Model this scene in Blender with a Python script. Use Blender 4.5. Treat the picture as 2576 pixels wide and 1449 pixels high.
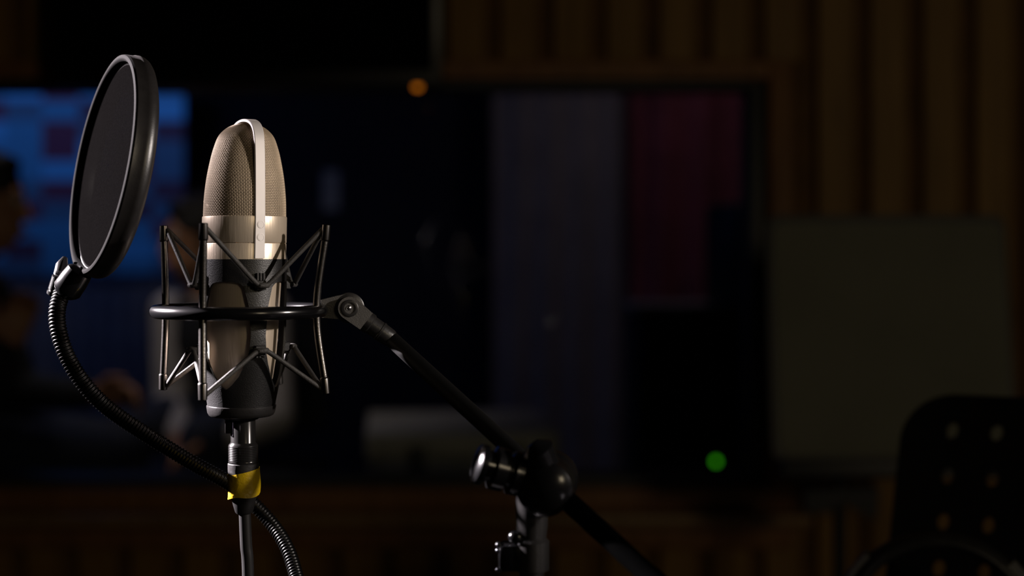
import bpy, bmesh, math, random
from mathutils import Vector, Matrix
random.seed(7)
for o in list(bpy.data.objects): bpy.data.objects.remove(o)
sc = bpy.context.scene
COL = sc.collection
PI = math.pi
rad = math.radians

# ------------------------------------------------------------------ camera
F = 3578.0            # focal length in pixels of the 2576 x 1449 frame
HZ = 650.0            # image row of the eye level
ZC = 1.0              # eye height
cam = bpy.data.cameras.new('camera')
cam.lens = 50; cam.sensor_width = 36
cam.shift_y = (HZ - 724.5) / 2576.0
cam.clip_start = .05
cam.dof.use_dof = True
cam.dof.focus_distance = .945
cam.dof.aperture_fstop = 3.1
camo = bpy.data.objects.new('camera', cam); COL.objects.link(camo)
camo.location = (0, 0, ZC); camo.rotation_euler = (PI/2, 0, 0)
sc.camera = camo

# ------------------------------------------------------------------ world, lamps, exposure
w = bpy.data.worlds.new('world'); sc.world = w; w.use_nodes = True
w.node_tree.nodes['Background'].inputs[0].default_value = (.01, .01, .012, 1)
w.node_tree.nodes['Background'].inputs[1].default_value = 0.0
vs = sc.view_settings
vs.view_transform = 'Standard'; vs.look = 'None'; vs.exposure = 0; vs.gamma = 1; vs.use_curve_mapping = False

def lamp(name, kind, loc, target, power, col, size, angle=60, blend=.6):
    d = bpy.data.lights.new(name, kind); d.energy = power; d.color = col
    if kind == 'SPOT': d.shadow_soft_size = size; d.spot_size = rad(angle); d.spot_blend = blend
    elif kind == 'AREA': d.shape = 'DISK'; d.size = size
    else: d.shadow_soft_size = size
    o = bpy.data.objects.new(name, d); COL.objects.link(o)
    o.location = loc
    o.rotation_euler = (Vector(target) - Vector(loc)).to_track_quat('-Z', 'Y').to_euler()
    return o
MIC = Vector(((613 - 1288) * .95 / F, .95, ZC))
lamp('key_spot', 'SPOT', tuple(MIC + Vector((1.536, -.45, .36))), MIC + Vector((-.03, 0, -.01)), 68, (1, .89, .81), .030, 20, .45)
lamp('rim_spot', 'SPOT', tuple(MIC + Vector((-1.604, .50, .645))), MIC + Vector((-.03, 0, -.035)), 2600, (1, .89, .94), .02, 17, .5)
lamp('booth_fill', 'AREA', (1.75, -1.5, 1.6), (.45, 3.0, .95), 6.6, (1, .82, .55), .6)  # unseen warm fill added behind the camera to lift the boards
lamp('control_blue_fill', 'AREA', (-1.9, 4.6, 2.25), (-1.9, 5.2, .6), 2.2, (.22, .36, 1), .6)  # unseen blue fill, added for the navy tone at left
lamp('control_pink_fill', 'AREA', (.75, 4.7, 2.25), (.75, 5.9, 1.0), .85, (1, .80, .90), .4)  # unseen pinkish fill, added over the curtains
lamp('control_spot_fill', 'SPOT', (-1.25, 3.35, 2.2), (-.80, 3.85, .6), 12, (1, .86, .80), .08, 50, .8)  # unseen fill added to brighten the person behind the microphone

# ------------------------------------------------------------------ materials
M = {}
def mat(name, base, rough=.5, metal=0., noise=0., nscale=40., bump=0., bscale=300., spec=.5, coat=0., stretch=(1, 1, 1), aniso=0.):
    m = bpy.data.materials.new(name); m.use_nodes = True
    nt = m.node_tree; b = nt.nodes['Principled BSDF']
    b.inputs['Base Color'].default_value = (*base, 1)
    b.inputs['Roughness'].default_value = rough
    b.inputs['Metallic'].default_value = metal
    b.inputs['Specular IOR Level'].default_value = spec
    b.inputs['Coat Weight'].default_value = coat
    if aniso: b.inputs['Anisotropic'].default_value = aniso
    tc = nt.nodes.new('ShaderNodeTexCoord'); mp = nt.nodes.new('ShaderNodeMapping')
    mp.inputs['Scale'].default_value = stretch
    nt.links.new(tc.outputs['Object'], mp.inputs['Vector'])
    if noise:
        n = nt.nodes.new('ShaderNodeTexNoise'); n.inputs['Scale'].default_value = nscale; n.inputs['Detail'].default_value = 5
        r = nt.nodes.new('ShaderNodeValToRGB')
        r.color_ramp.elements[0].position = .3; r.color_ramp.elements[1].position = .7
        r.color_ramp.elements[0].color = (*[c * (1 - noise) for c in base], 1)
        r.color_ramp.elements[1].color = (*[min(1, c * (1 + noise)) for c in base], 1)
        nt.links.new(mp.outputs[0], n.inputs['Vector']); nt.links.new(n.outputs['Fac'], r.inputs[0]); nt.links.new(r.outputs[0], b.inputs['Base Color'])
    if bump:
        n = nt.nodes.new('ShaderNodeTexNoise'); n.inputs['Scale'].default_value = bscale; n.inputs['Detail'].default_value = 3
        bu = nt.nodes.new('ShaderNodeBump'); bu.inputs['Strength'].default_value = bump; bu.inputs['Distance'].default_value = .001
        nt.links.new(mp.outputs[0], n.inputs['Vector']); nt.links.new(n.outputs['Fac'], bu.inputs['Height']); nt.links.new(bu.outputs[0], b.inputs['Normal'])
    M[name] = m
    return m
def emit(name, col, strength):
    m = bpy.data.materials.new(name); m.use_nodes = True
    nt = m.node_tree; b = nt.nodes['Principled BSDF']
    b.inputs['Base Color'].default_value = (*[c * .3 for c in col], 1)
    b.inputs['Emission Color'].default_value = (*col, 1); b.inputs['Emission Strength'].default_value = strength
    M[name] = m
# foreground metals and plastics
mat('champagne', (.77, .645, .50), .38, .5, .06, 30, .12, 900, stretch=(1, 1, .05))
mat('strap_metal', (.86, .81, .78), .5, .3, .03, 60)
mat('wire', (.42, .325, .22), .5, .3, .12, 60)
mat('liner', (.012, .010, .008), .8)
mat('powder_black', (.006, .0058, .006), .40, .0, .2, 200, .22, 1500, spec=.6)
mat('gloss_black', (.004, .004, .0045), .20, .0, .1, 30, spec=.6)
mat('satin_black', (.016, .015, .015), .36, .0, .15, 80, .1, 500, spec=.6)
mat('rod_metal', (.20, .19, .18), .27, 1., .12, 120, .08, 700)
mat('cap_black', (.16, .15, .145), .27, 1., .15, 120)
mat('cord_rubber', (.040, .037, .034), .62, 0, .25, 400, .3, 1200)
mat('joint_grey', (.085, .080, .075), .55, .2, .12, 120, .25, 1200)
mat('screw_steel', (.75, .74, .73), .25, 1.)
mat('chrome', (.7, .7, .7), .18, 1.)
mat('foam_black', (.022, .020, .020), .34, 0, .12, 200, .1, 1500, spec=1.)
mat('nylon', (.0013, .0012, .0012), 1., 0, .25, 900, .5, 2500, spec=0.)
mat('goose', (.002, .002, .002), .32, .0, .1, 80, spec=.15)
mat('arm_black', (.004, .004, .004), .5, 0, .1, 80, spec=.3)
mat('tube_shaded', (.0006, .0006, .0006), 1., 0, .1, 80, spec=0.)  # near black: the clutch's shadow on the boom tail put into the colour
mat('rim_black', (.0022, .0021, .0021), .8, 0, .1, 80, spec=.02)
mat('connector', (.030, .029, .029), .20, .6, .1, 60)
mat('grey_tape', (.018, .017, .017), .40, 0, .2, 80, .3, 200)
mat('yellow_tape', (.60, .40, .006), .38, 0, .10, 90, .9, 160, spec=.5)
mat('cable', (.010, .0097, .0097), .42, 0, .1, 60, spec=.4)
mat('slider_steel', (.6, .6, .58), .38, 1.)
# woven nylon: the steeper the look onto it, the more it lets through
nt = M['nylon'].node_tree; b = nt.nodes['Principled BSDF']; out = nt.nodes['Material Output']
lw = nt.nodes.new('ShaderNodeLayerWeight'); lw.inputs[0].default_value = .5
mr = nt.nodes.new('ShaderNodeMapRange'); mr.inputs[1].default_value = 0; mr.inputs[2].default_value = .8; mr.inputs[3].default_value = 0; mr.inputs[4].default_value = .27
inv = nt.nodes.new('ShaderNodeMath'); inv.operation = 'SUBTRACT'; inv.inputs[0].default_value = 1.0
nt.links.new(lw.outputs['Facing'], inv.inputs[1]); nt.links.new(inv.outputs[0], mr.inputs[0])
tr = nt.nodes.new('ShaderNodeBsdfTransparent'); mx = nt.nodes.new('ShaderNodeMixShader')
nt.links.new(mr.outputs[0], mx.inputs[0]); nt.links.new(b.outputs[0], mx.inputs[1]); nt.links.new(tr.outputs[0], mx.inputs[2]); nt.links.new(mx.outputs[0], out.inputs[0])
# setting
def wood(name, c0, c1, rough=.55):
    m = bpy.data.materials.new(name); m.use_nodes = True
    nt = m.node_tree; b = nt.nodes['Principled BSDF']; b.inputs['Roughness'].default_value = rough
    b.inputs['Specular IOR Level'].default_value = .3
    tc = nt.nodes.new('ShaderNodeTexCoord'); mp = nt.nodes.new('ShaderNodeMapping')
    oi = nt.nodes.new('ShaderNodeObjectInfo')
    mp.inputs['Scale'].default_value = (9, 9, .7)
    nt.links.new(tc.outputs['Object'], mp.inputs['Vector'])
    va = nt.nodes.new('ShaderNodeVectorMath'); va.operation = 'ADD'
    ml = nt.nodes.new('ShaderNodeMath'); ml.operation = 'MULTIPLY'; ml.inputs[1].default_value = 37
    nt.links.new(oi.outputs['Random'], ml.inputs[0]); nt.links.new(mp.outputs[0], va.inputs[0]); nt.links.new(ml.outputs[0], va.inputs[1])
    n = nt.nodes.new('ShaderNodeTexNoise'); n.inputs['Scale'].default_value = 4; n.inputs['Detail'].default_value = 8; n.inputs['Distortion'].default_value = 1.2
    r = nt.nodes.new('ShaderNodeValToRGB'); r.color_ramp.elements[0].color = (*c0, 1); r.color_ramp.elements[1].color = (*c1, 1)
    r.color_ramp.elements[0].position = .3; r.color_ramp.elements[1].position = .72
    nt.links.new(va.outputs[0], n.inputs['Vector']); nt.links.new(n.outputs['Fac'], r.inputs[0]); nt.links.new(r.outputs[0], b.inputs['Base Color'])
    bu = nt.nodes.new('ShaderNodeBump'); bu.inputs['Strength'].default_value = .15
    nt.links.new(n.outputs['Fac'], bu.inputs['Height']); nt.links.new(bu.outputs[0], b.inputs['Normal'])
    M[name] = m
wood('slat_wood', (.20, .105, .022), (.33, .185, .045))
wood('frame_wood', (.19, .085, .028), (.29, .14, .05))
wood('sill_wood', (.22, .13, .05), (.34, .21, .09), .4)
mat('wall_dark', (.15, .075, .018), .85, 0, .2, 12)
mat('wall_paint', (.05, .045, .045), .85, 0, .15, 8)
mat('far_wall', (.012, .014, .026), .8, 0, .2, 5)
mat('carpet', (.03, .028, .03), .95, 0, .3, 60, .4, 300)
mat('ceiling_paint', (.05, .05, .05), .9, 0, .1, 10)
mat('gasket', (.030, .032, .030), .5, 0, .1, 50)
mat('tv_black', (.004, .004, .005), .35, 0, .1, 40)
mat('tv_glass', (.003, .003, .004), .12)
mat('stand_paper', (.17, .17, .125), .8, 0, .08, 6)
mat('stand_black', (.010, .010, .010), .5, 0, .1, 60)
mat('chair_black', (.004, .004, .005), .5, 0, .15, 80, .2, 700, spec=.2)
mat('leather', (.03, .03, .03), .42, 0, .2, 90, .3, 300)
mat('skin', (.50, .24, .13), .5, 0, .08, 30)
mat('hair', (.010, .007, .006), .55, 0, .3, 120, .5, 200)
mat('grey_shirt', (.50, .46, .46), .8, 0, .12, 20, .4, 60)
mat('dark_vest', (.014, .014, .018), .85, 0, .2, 40)
mat('dark_cloth', (.010, .011, .016), .85, 0, .2, 40)
mat('denim', (.02, .025, .05), .85, 0, .2, 60)
mat('eye_white', (.7, .68, .65), .2)
mat('lips', (.35, .12, .10), .5)
mat('cabinet_blue', (.10, .12, .20), .7, 0, .1, 10)
mat('slat_grey', (.30, .28, .30), .7, 0, .15, 12)
mat('mauve_cloth', (.31, .275, .285), .85, 0, .12, 6)
mat('crimson_cloth', (.24, .06, .088), .8, 0, .25, 5)
mat('rack_black', (.010, .012, .014), .5, 0, .15, 40)
mat('rack_top', (.42, .38, .35), .6, 0, .1, 20)
mat('speaker_black', (.008, .008, .010), .5, 0, .15, 60)
mat('case_grey', (.14, .14, .15), .6, 0, .15, 25, .2, 200)
mat('case_top', (.36, .34, .30), .6, 0, .12, 20, .2, 200)
mat('glass_reflection', (.55, .53, .48), .8, 0, .05, 20)  # pale tone of the card that stands for a glass reflection
emit('amber_led', (1, .27, .01), .55)
emit('amber_dim', (1, .22, .04), .35)
emit('green_led', (.10, 1, .01), .62)
# glass pane: clear with a weak mirror on top
g = bpy.data.materials.new('pane_glass'); g.use_nodes = True
nt = g.node_tree; nt.nodes.clear()
out = nt.nodes.new('ShaderNodeOutputMaterial'); mx = nt.nodes.new('ShaderNodeMixShader')
tr = nt.nodes.new('ShaderNodeBsdfTransparent'); tr.inputs[0].default_value = (.94, .96, .96, 1)
gl = nt.nodes.new('ShaderNodeBsdfGlossy'); gl.inputs['Roughness'].default_value = .01
fr = nt.nodes.new('ShaderNodeFresnel'); fr.inputs[0].default_value = 1.18
nt.links.new(fr.outputs[0], mx.inputs[0]); nt.links.new(tr.outputs[0], mx.inputs[1]); nt.links.new(gl.outputs[0], mx.inputs[2]); nt.links.new(mx.outputs[0], out.inputs[0])
M['pane_glass'] = g
# display picture: blue page with dark purple blocks of text
g = bpy.data.materials.new('display_picture'); g.use_nodes = True
nt = g.node_tree; b = nt.nodes['Principled BSDF']
b.inputs['Base Color'].default_value = (.005, .005, .008, 1); b.inputs['Roughness'].default_value = .4
tc = nt.nodes.new('ShaderNodeTexCoord')
def snapnoise(sx, sz, off):
    mp = nt.nodes.new('ShaderNodeMapping'); mp.inputs['Scale'].default_value = (sx, 0, sz); mp.inputs['Location'].default_value = (off, 0, off)
    nt.links.new(tc.outputs['Object'], mp.inputs['Vector'])
    sn = nt.nodes.new('ShaderNodeVectorMath'); sn.operation = 'SNAP'; sn.inputs[1].default_value = (1, 1, 1)
    nt.links.new(mp.outputs[0], sn.inputs[0])
    wn = nt.nodes.new('ShaderNodeTexWhiteNoise'); nt.links.new(sn.outputs[0], wn.inputs[0])
    return wn.outputs['Value']
v = snapnoise(6.5, 12, 3.3)
r = nt.nodes.new('ShaderNodeValToRGB'); r.color_ramp.interpolation = 'CONSTANT'
e = r.color_ramp.elements
e[0].position = 0; e[0].color = (.0045, .026, .105, 1)
e[1].position = .40; e[1].color = (.005, .016, .060, 1)
x = e.new(.58); x.color = (.006, .005, .020, 1)
x = e.new(.74); x.color = (.009, .0045, .019, 1)
x = e.new(.86); x.color = (.006, .036, .150, 1)
nt.links.new(v, r.inputs[0])
mp = nt.nodes.new('ShaderNodeMapping'); mp.inputs['Rotation'].default_value = (0, rad(90), 0)
mp.inputs['Scale'].default_value = (1, 1, 1)
sx = nt.nodes.new('ShaderNodeSeparateXYZ'); nt.links.new(tc.outputs['Object'], sx.inputs[0])
mr = nt.nodes.new('ShaderNodeMapRange'); mr.inputs[1].default_value = .0; mr.inputs[2].default_value = .80; mr.inputs[3].default_value = .45; mr.inputs[4].default_value = 1.5
nt.links.new(sx.outputs['Z'], mr.inputs[0])
nt.links.new(r.outputs[0], b.inputs['Emission Color']); nt.links.new(mr.outputs[0], b.inputs['Emission Strength'])
M['display_picture'] = g

# ------------------------------------------------------------------ mesh helpers
def obj(name, bm, m, parent=None, smooth=True, angle=38, kind=None, label=None):
    """bm holds world-space geometry; stored relative to its root's location"""
    off = Vector((0, 0, 0))
    p = parent
    while p is not None:
        off += p.location; p = p.parent
    bmesh.ops.recalc_face_normals(bm, faces=bm.faces)
    if parent is None:
        vs_ = [v.co for v in bm.verts]
        c = Vector(((min(v.x for v in vs_) + max(v.x for v in vs_)) / 2, (min(v.y for v in vs_) + max(v.y for v in vs_)) / 2, min(v.z for v in vs_)))
        off = c
    for v in bm.verts: v.co -= off
    me = bpy.data.meshes.new(name); bm.to_mesh(me); bm.free()
    if smooth:
        me.shade_smooth(); me.set_sharp_from_angle(angle=rad(angle))
    me.materials.append(M[m])
    o = bpy.data.objects.new(name, me); COL.objects.link(o)
    if parent is None: o.location = off
    o.parent = parent
    if kind: o['kind'] = kind
    if label: o['label'] = label
    return o
def tag(o, label, cat, group=None):
    o['label'] = label; o['category'] = cat
    if group: o['group'] = group
    return o
def thing(name, loc, label, cat, group=None):
    o = bpy.data.objects.new(name, None); COL.objects.link(o); o.location = loc; o.empty_display_size = .05
    return tag(o, label, cat, group)
def struct(name, loc=(0, 0, 0)):
    o = bpy.data.objects.new(name, None); COL.objects.link(o); o.location = loc; o['kind'] = 'structure'
    return o
def grid(bm, rows, closed_u=True, cap0=False, cap1=False):
    vr = [[bm.verts.new(p) for p in r] for r in rows]
    n = len(vr[0])
    for a, b_ in zip(vr, vr[1:]):
        for i in range(n if closed_u else n - 1):
            j = (i + 1) % n
            bm.faces.new((a[i], a[j], b_[j], b_[i]))
    if cap0: bm.faces.new(vr[0][::-1])
    if cap1: bm.faces.new(vr[-1])
    return vr
def frame_for(d):
    d = Vector(d).normalized()
    up = Vector((0, 0, 1)) if abs(d.z) < .95 else Vector((1, 0, 0))
    a = d.cross(up).normalized(); b_ = a.cross(d).normalized()
    return d, a, b_
def lathe(bm, p0, axis, prof, seg=32, cap=True):
    d, a, b_ = frame_for(axis); p0 = Vector(p0)
    rows = []
    for t, r_ in prof:
        rows.append([p0 + d * t + (a * math.cos(2 * PI * i / seg) + b_ * math.sin(2 * PI * i / seg)) * max(r_, 1e-5) for i in range(seg)])
    grid(bm, rows, True, cap, cap)
    return bm
def bez(pts, n=8):
    pts = [Vector(p) for p in pts]; out_ = []
    for i in range(len(pts) - 1):
        p0 = pts[max(i - 1, 0)]; p1 = pts[i]; p2 = pts[i + 1]; p3 = pts[min(i + 2, len(pts) - 1)]
        for k in range(n):
            t = k / n
            out_.append(.5 * ((2 * p1) + (-p0 + p2) * t + (2 * p0 - 5 * p1 + 4 * p2 - p3) * t * t + (-p0 + 3 * p1 - 3 * p2 + p3) * t ** 3))
    out_.append(pts[-1])
    return out_
def tube(bm, path, r_, seg=12, cap=True):
    path = [Vector(p) for p in path]; n = len(path)
    rr = r_ if isinstance(r_, (list, tuple)) else [r_] * n
    t0 = (path[1] - path[0]).normalized(); _, a, b_ = frame_for(t0)
    rows = []
    for i in range(n):
        t = (path[min(i + 1, n - 1)] - path[max(i - 1, 0)]).normalized()
        a = (a - t * a.dot(t)).normalized(); b_ = t.cross(a)
        rows.append([path[i] + (a * math.cos(2 * PI * k / seg) + b_ * math.sin(2 * PI * k / seg)) * rr[i] for k in range(seg)])
    grid(bm, rows, True, cap, cap)
    return bm
def box(bm, lo, hi, bev=0., mtx=None, seg=2):
    lo = Vector(lo); hi = Vector(hi)
    r_ = bmesh.ops.create_cube(bm, size=1)
    vs_ = r_['verts']
    for v in vs_: v.co = Vector([(lo[i] + hi[i]) / 2 + v.co[i] * (hi[i] - lo[i]) for i in range(3)])
    if bev:
        es = list({e_ for v in vs_ for e_ in v.link_edges})
        q = bmesh.ops.bevel(bm, geom=es, offset=bev, segments=seg, affect='EDGES', profile=.5)
        vs_ = list({v for f in q['faces'] for v in f.verts} | {v for v in vs_ if v.is_valid})
    if mtx is not None:
        for v in vs_: v.co = mtx @ v.co
    return bm
def B(*a, **k): return box(bmesh.new(), *a, **k)
def sphere(bm, c, r_, sc_=(1, 1, 1), sub=2, mtx=None):
    q = bmesh.ops.create_icosphere(bm, subdivisions=sub, radius=1)
    for v in q['verts']:
        p = Vector((v.co.x * r_ * sc_[0], v.co.y * r_ * sc_[1], v.co.z * r_ * sc_[2]))
        if mtx is not None: p = mtx @ p
        v.co = p + Vector(c)
    return bm
def prism(bm, outline, off):
    """closed outline of world points extruded by the vector off"""
    a = [bm.verts.new(p) for p in outline]; b_ = [bm.verts.new(Vector(p) + Vector(off)) for p in outline]
    bm.faces.new(a[::-1]); bm.faces.new(b_)
    for i in range(len(a)):
        j = (i + 1) % len(a); bm.faces.new((a[i], a[j], b_[j], b_[i]))
    return bm
def bevel_all(bm, off, seg=2, ang=30):
    es = [e_ for e_ in bm.edges if len(e_.link_faces) == 2 and e_.calc_face_angle(0) > rad(ang)]
    bmesh.ops.bevel(bm, geom=es, offset=off, segments=seg, affect='EDGES', profile=.5)
    return bm
def at(px, py, D): return Vector(((px - 1288) * D / F, D, ZC - (py - HZ) * D / F))
def N(): return bmesh.new()

# ================================================================== SETTING
X0, X1, Y0, Y1, ZT = -3.0, 2.4, -1.8, 6.2, 2.45
YW = 3.0
o = obj('floor', B((X0, Y0, -.05), (X1, Y1, 0)), 'carpet', smooth=False, kind='structure')
o = obj('ceiling', B((X0, Y0, ZT), (X1, Y1, ZT + .05)), 'ceiling_paint', smooth=False, kind='structure')
o = obj('wall_left', B((X0 - .08, Y0, 0), (X0, Y1, ZT)), 'wall_paint', smooth=False, kind='structure')
o = obj('wall_right', B((X1, Y0, 0), (X1 + .08, Y1, ZT)), 'wall_paint', smooth=False, kind='structure')
o = obj('wall_front', B((X0, Y0 - .08, 0), (X1, Y0, ZT)), 'wall_paint', smooth=False, kind='structure')
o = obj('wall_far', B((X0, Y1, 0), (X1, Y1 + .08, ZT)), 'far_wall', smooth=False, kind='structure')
# window wall, its opening and its vertical boards
WX0 = -1.62; WX1 = at(1985, 0, YW).x
WZ0 = at(0, 1290, YW).z; WZ1 = at(0, 158, YW).z
bm = N()
for lo, hi in (((X0, 0), (WX0, ZT)), ((WX1, 0), (X1, ZT)), ((WX0, 0), (WX1, WZ0)), ((WX0, WZ1), (WX1, ZT))):
    box(bm, (lo[0], YW, lo[1]), (hi[0], YW + .12, hi[1]))
wall = obj('wall_back', bm, 'wall_dark', smooth=False, kind='structure')
PITCH = .1107; PW = .074
meshes = {}
def plank(xc, z0, z1):
    key = (round(z0, 3), round(z1, 3))
    if key not in meshes:
        b_ = B((-PW / 2, -.022, 0), (PW / 2, 0, z1 - z0), .004)
        me = bpy.data.meshes.new('plank'); b_.to_mesh(me); b_.free(); me.materials.append(M['slat_wood'])
        meshes[key] = me
    p = bpy.data.objects.new('plank', meshes[key]); COL.objects.link(p); p.parent = wall
    p.location = Vector((xc, YW, z0)) - wall.location
k0 = int((X0 - .678) / PITCH) + 1
xc = .678 + k0 * PITCH
while xc + PW / 2 < X1:
    if xc - PW / 2 > WX1 or xc + PW / 2 < WX0: plank(xc, .08, ZT)
    else: plank(xc, .08, WZ0 - .015); plank(xc, WZ1, ZT)
    xc += PITCH
o = obj('baseboard_back', B((X0, YW - .03, 0), (X1, YW, .08), .004), 'frame_wood', kind='structure')
# window
win = struct('window_1', (0, YW, WZ0))
gx1 = at(1885, 0, YW).x; gz0 = at(0, 1202, YW).z; gz1 = at(0, 222, YW).z; gx0 = WX0 + .10
fx1 = at(1925, 0, YW).x; fz0 = at(0, 1222, YW).z; fz1 = at(0, 205, YW).z; fx0 = WX0 + .06
obj('frame_jamb', B((fx1, YW - .045, WZ0), (WX1, YW + .12, WZ1), .004), 'frame_wood', win)
obj('frame_jamb', B((WX0, YW - .045, WZ0), (fx0, YW + .12, WZ1), .004), 'frame_wood', win)
obj('frame_head', B((fx0, YW - .045, fz1), (fx1, YW + .12, WZ1), .004), 'frame_wood', win)
obj('frame_rail', B((fx0, YW - .045, WZ0), (fx1, YW + .12, fz0), .004), 'frame_wood', win)
obj('gasket', B((gx1, YW - .01, fz0), (fx1, YW + .11, fz1), .003), 'gasket', win)
obj('gasket', B((fx0, YW - .01, fz0), (gx0, YW + .11, fz1), .003), 'gasket', win)
obj('gasket', B((gx0, YW - .01, gz1), (gx1, YW + .11, fz1), .003), 'gasket', win)
obj('gasket', B((gx0, YW - .01, fz0), (gx1, YW + .11, gz0), .003), 'gasket', win)
obj('pane', B((gx0 - .005, YW + .045, gz0 - .005), (gx1 + .005, YW + .053, gz1 + .005)), 'pane_glass', win, smooth=False)
sill = obj('sill', B((WX0 - .03, YW - .10, WZ0 - .012), (WX1 + .03, YW - .045, WZ0 + .012), .006), 'sill_wood', win)
sill2 = obj('apron', B((WX0, YW - .04, WZ0 - .07), (WX1, YW - .022, WZ0 - .012), .004), 'frame_wood', win)

# television on the wall above the window
ty = 2.86
tl = at(124, 0, ty); tr_ = at(1112, 216, ty)
tw = tr_.x - tl.x; tz0 = tr_.z; tz1 = tz0 + tw * .60
tv = thing('television', ((tl.x + tr_.x) / 2, ty, tz0), 'black flat television hung on the boarded wall above the window', 'television')
bm = B((tl.x, ty, tz0), (tr_.x, ty + .05, tz1), .008)
obj('casing', bm, 'tv_black', tv)
obj('screen', B((tl.x + .018, ty - .0015, tz0 + .03), (tr_.x - .018, ty + .002, tz1 - .018)), 'tv_glass', tv, smooth=False)
p = at(1050, 218, ty); p.z = tz0 + .004
obj('bracket', B((tl.x + .25, ty + .05, tz0 + .15), (tr_.x - .25, YW - .022, tz1 - .1), .004), 'tv_black', tv)
bm = N(); lathe(bm, (p.x, ty + .01, tz0 + .001), (0, 0, -1), [(0, .008), (.005, .008), (.008, .005), (.009, .001)], 16)
for v in bm.verts: v.co.y = ty + .004 + (v.co.y - ty - .01) * .8
obj('standby_light', bm, 'amber_led', tv, label='glowing amber standby light')

# ================================================================== MICROPHONE FRAME OF REFERENCE
S = .95 / F
TH = math.atan(675 / F)
RV = Vector((math.cos(TH), math.sin(TH), 0)); DV = Vector((-math.sin(TH), math.cos(TH), 0))
def P(x, dep, y, tilt=.017): return MIC + RV * ((x + (700 - y) * tilt) * S) + DV * (dep * S) + Vector((0, 0, (HZ - y) * S))
def C(r_, az, y, tilt=.017): a = rad(az); return P(r_ * math.sin(a), -r_ * math.cos(a), y, tilt)
UP = Vector((0, 0, 1))
def clathe(bm, prof, seg=96, cap0=False, cap1=False):
    rows = [[C(max(r_, .02), 360 * i / seg, y) for i in range(seg)] for r_, y in prof]
    grid(bm, rows, True, cap0, cap1)
    return bm
STRAP = 20.5

# ------------------------------------------------------------------ microphone
base = P(0, 0, 1050)
mic = thing('microphone', base, 'champagne studio condenser microphone with tall wire mesh head in spider mount', 'microphone')
dome = [(102, 546), (100.5, 500), (95, 448), (86, 400), (79, 373), (70, 348), (59, 333), (43, 321), (23, 314.5), (0, 312.5)]
cur = bez([Vector((a, 0, b_)) for a, b_ in dome], 16)
acc = [0]
for a, b_ in zip(cur, cur[1:]): acc.append(acc[-1] + (b_ - a).length)
def dome_at(s_):
    s_ = max(0, min(s_, acc[-1] - 1e-4))
    lo = 0; hi = len(acc) - 1
    while hi - lo > 1:
        m_ = (lo + hi) // 2
        if acc[m_] <= s_: lo = m_
        else: hi = m_
    t = (s_ - acc[lo]) / max(1e-6, acc[hi] - acc[lo])
    p_ = cur[lo].lerp(cur[hi], t)
    q = (cur[hi] - cur[lo]).normalized()
    return p_.x, p_.z, (-q.z, -q.x)     # radius, row, outward normal (radial, in rows upward negative)
# dark liner inside the wire
bm = N(); clathe(bm, [(dome_at(acc[-1] * i / 40)[0] - 3.2 if i < 40 else 0, dome_at(acc[-1] * i / 40)[1] + (3.2 if i > 30 else 0)) for i in range(41)], 64)
obj('mesh_liner', bm, 'liner', mic)
# woven wire head: rings and risers that pass over and under each other
bm = N(); NC = 150; WR = 1.15; step = 4.1
nrow = int(acc[-1] / step)
for k in range(nrow + 1):
    s_ = k * step + 1
    r0, y0, nn = dome_at(s_)
    if r0 < 3: break
    seg = NC * 2 if r0 > 45 else NC
    rows = []
    for i in range(seg):
        az = 360 * i / seg
        und = .55 * math.cos(PI * (i * NC / seg) + PI * k)
        row = []
        for q in range(4):
            a = 2 * PI * q / 4 + PI / 4
            dn = WR * math.cos(a) + und; dt = WR * 1.12 * math.sin(a)
            row.append(C(r0 + nn[0] * dn, az, y0 + nn[1] * dn - dt * (1 if r0 > 30 else .8)))
        rows.append(row)
    rows.append(rows[0])
    vr = [[bm.verts.new(p_) for p_ in row] for row in rows[:-1]]
    for i in range(seg):
        a_, b_ = vr[i], vr[(i + 1) % seg]
        for q in range(4): bm.faces.new((a_[q], a_[(q + 1) % 4], b_[(q + 1) % 4], b_[q]))
for i in range(NC):
    az = 360 * (i + .5) / NC; pts = []
    for k in range(nrow + 1):
        r0, y0, nn = dome_at(k * step + 1)
        if r0 < (46 if i % 2 else 20 if i % 4 else 4): break
        und = -.55 * math.cos(PI * (i + .5) + PI * k) - .2
        pts.append(C(r0 + nn[0] * und, az, y0 + nn[1] * und))
    tube(bm, pts, .85 * S, 4, False)
obj('wire_mesh', bm, 'wire', mic, kind='stuff', label='woven metal wire mesh head')
# strap over the head
prof = [(107, 650), (107, 560), (105.5, 520), (102, 450), (98.5, 400), (95, 370), (91, 350), (84, 334), (73, 321), (58, 311.5), (38, 305), (18, 302), (0, 301)]
half = bez([Vector((a, 0, b_)) for a, b_ in prof], 5)
pathr = [(p_.x, p_.z) for p_ in half] + [(-p_.x, p_.z) for p_ in half[::-1][1:]]
ca, sa = math.cos(rad(STRAP)), math.sin(rad(STRAP))
def strapP(r_, y, side): return P(r_ * sa + side * ca, -r_ * ca + side * sa, y)
rows = []
for i, (r_, y) in enumerate(pathr):
    a_ = pathr[max(i - 1, 0)]; b_ = pathr[min(i + 1, len(pathr) - 1)]
    t = Vector((b_[0] - a_[0], b_[1] - a_[1])).normalized(); n_ = Vector((-t.y, t.x))      # inward/outward in (r, row)
    if n_.dot(Vector((r_, y - 500))) < 0: n_ = -n_
    th = 6
    sec = [(-13, 0), (-11.5, 1.2), (11.5, 1.2), (13, 0), (13, -th), (-13, -th)]
    rows.append([strapP(r_ + n_.x * dn, y + n_.y * dn, sd) for sd, dn in sec])
bm = N(); grid(bm, rows, True, True, True)
strap = obj('strap', bm, 'strap_metal', mic, angle=30, label='pale bright metal strap over the mesh head')
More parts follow.
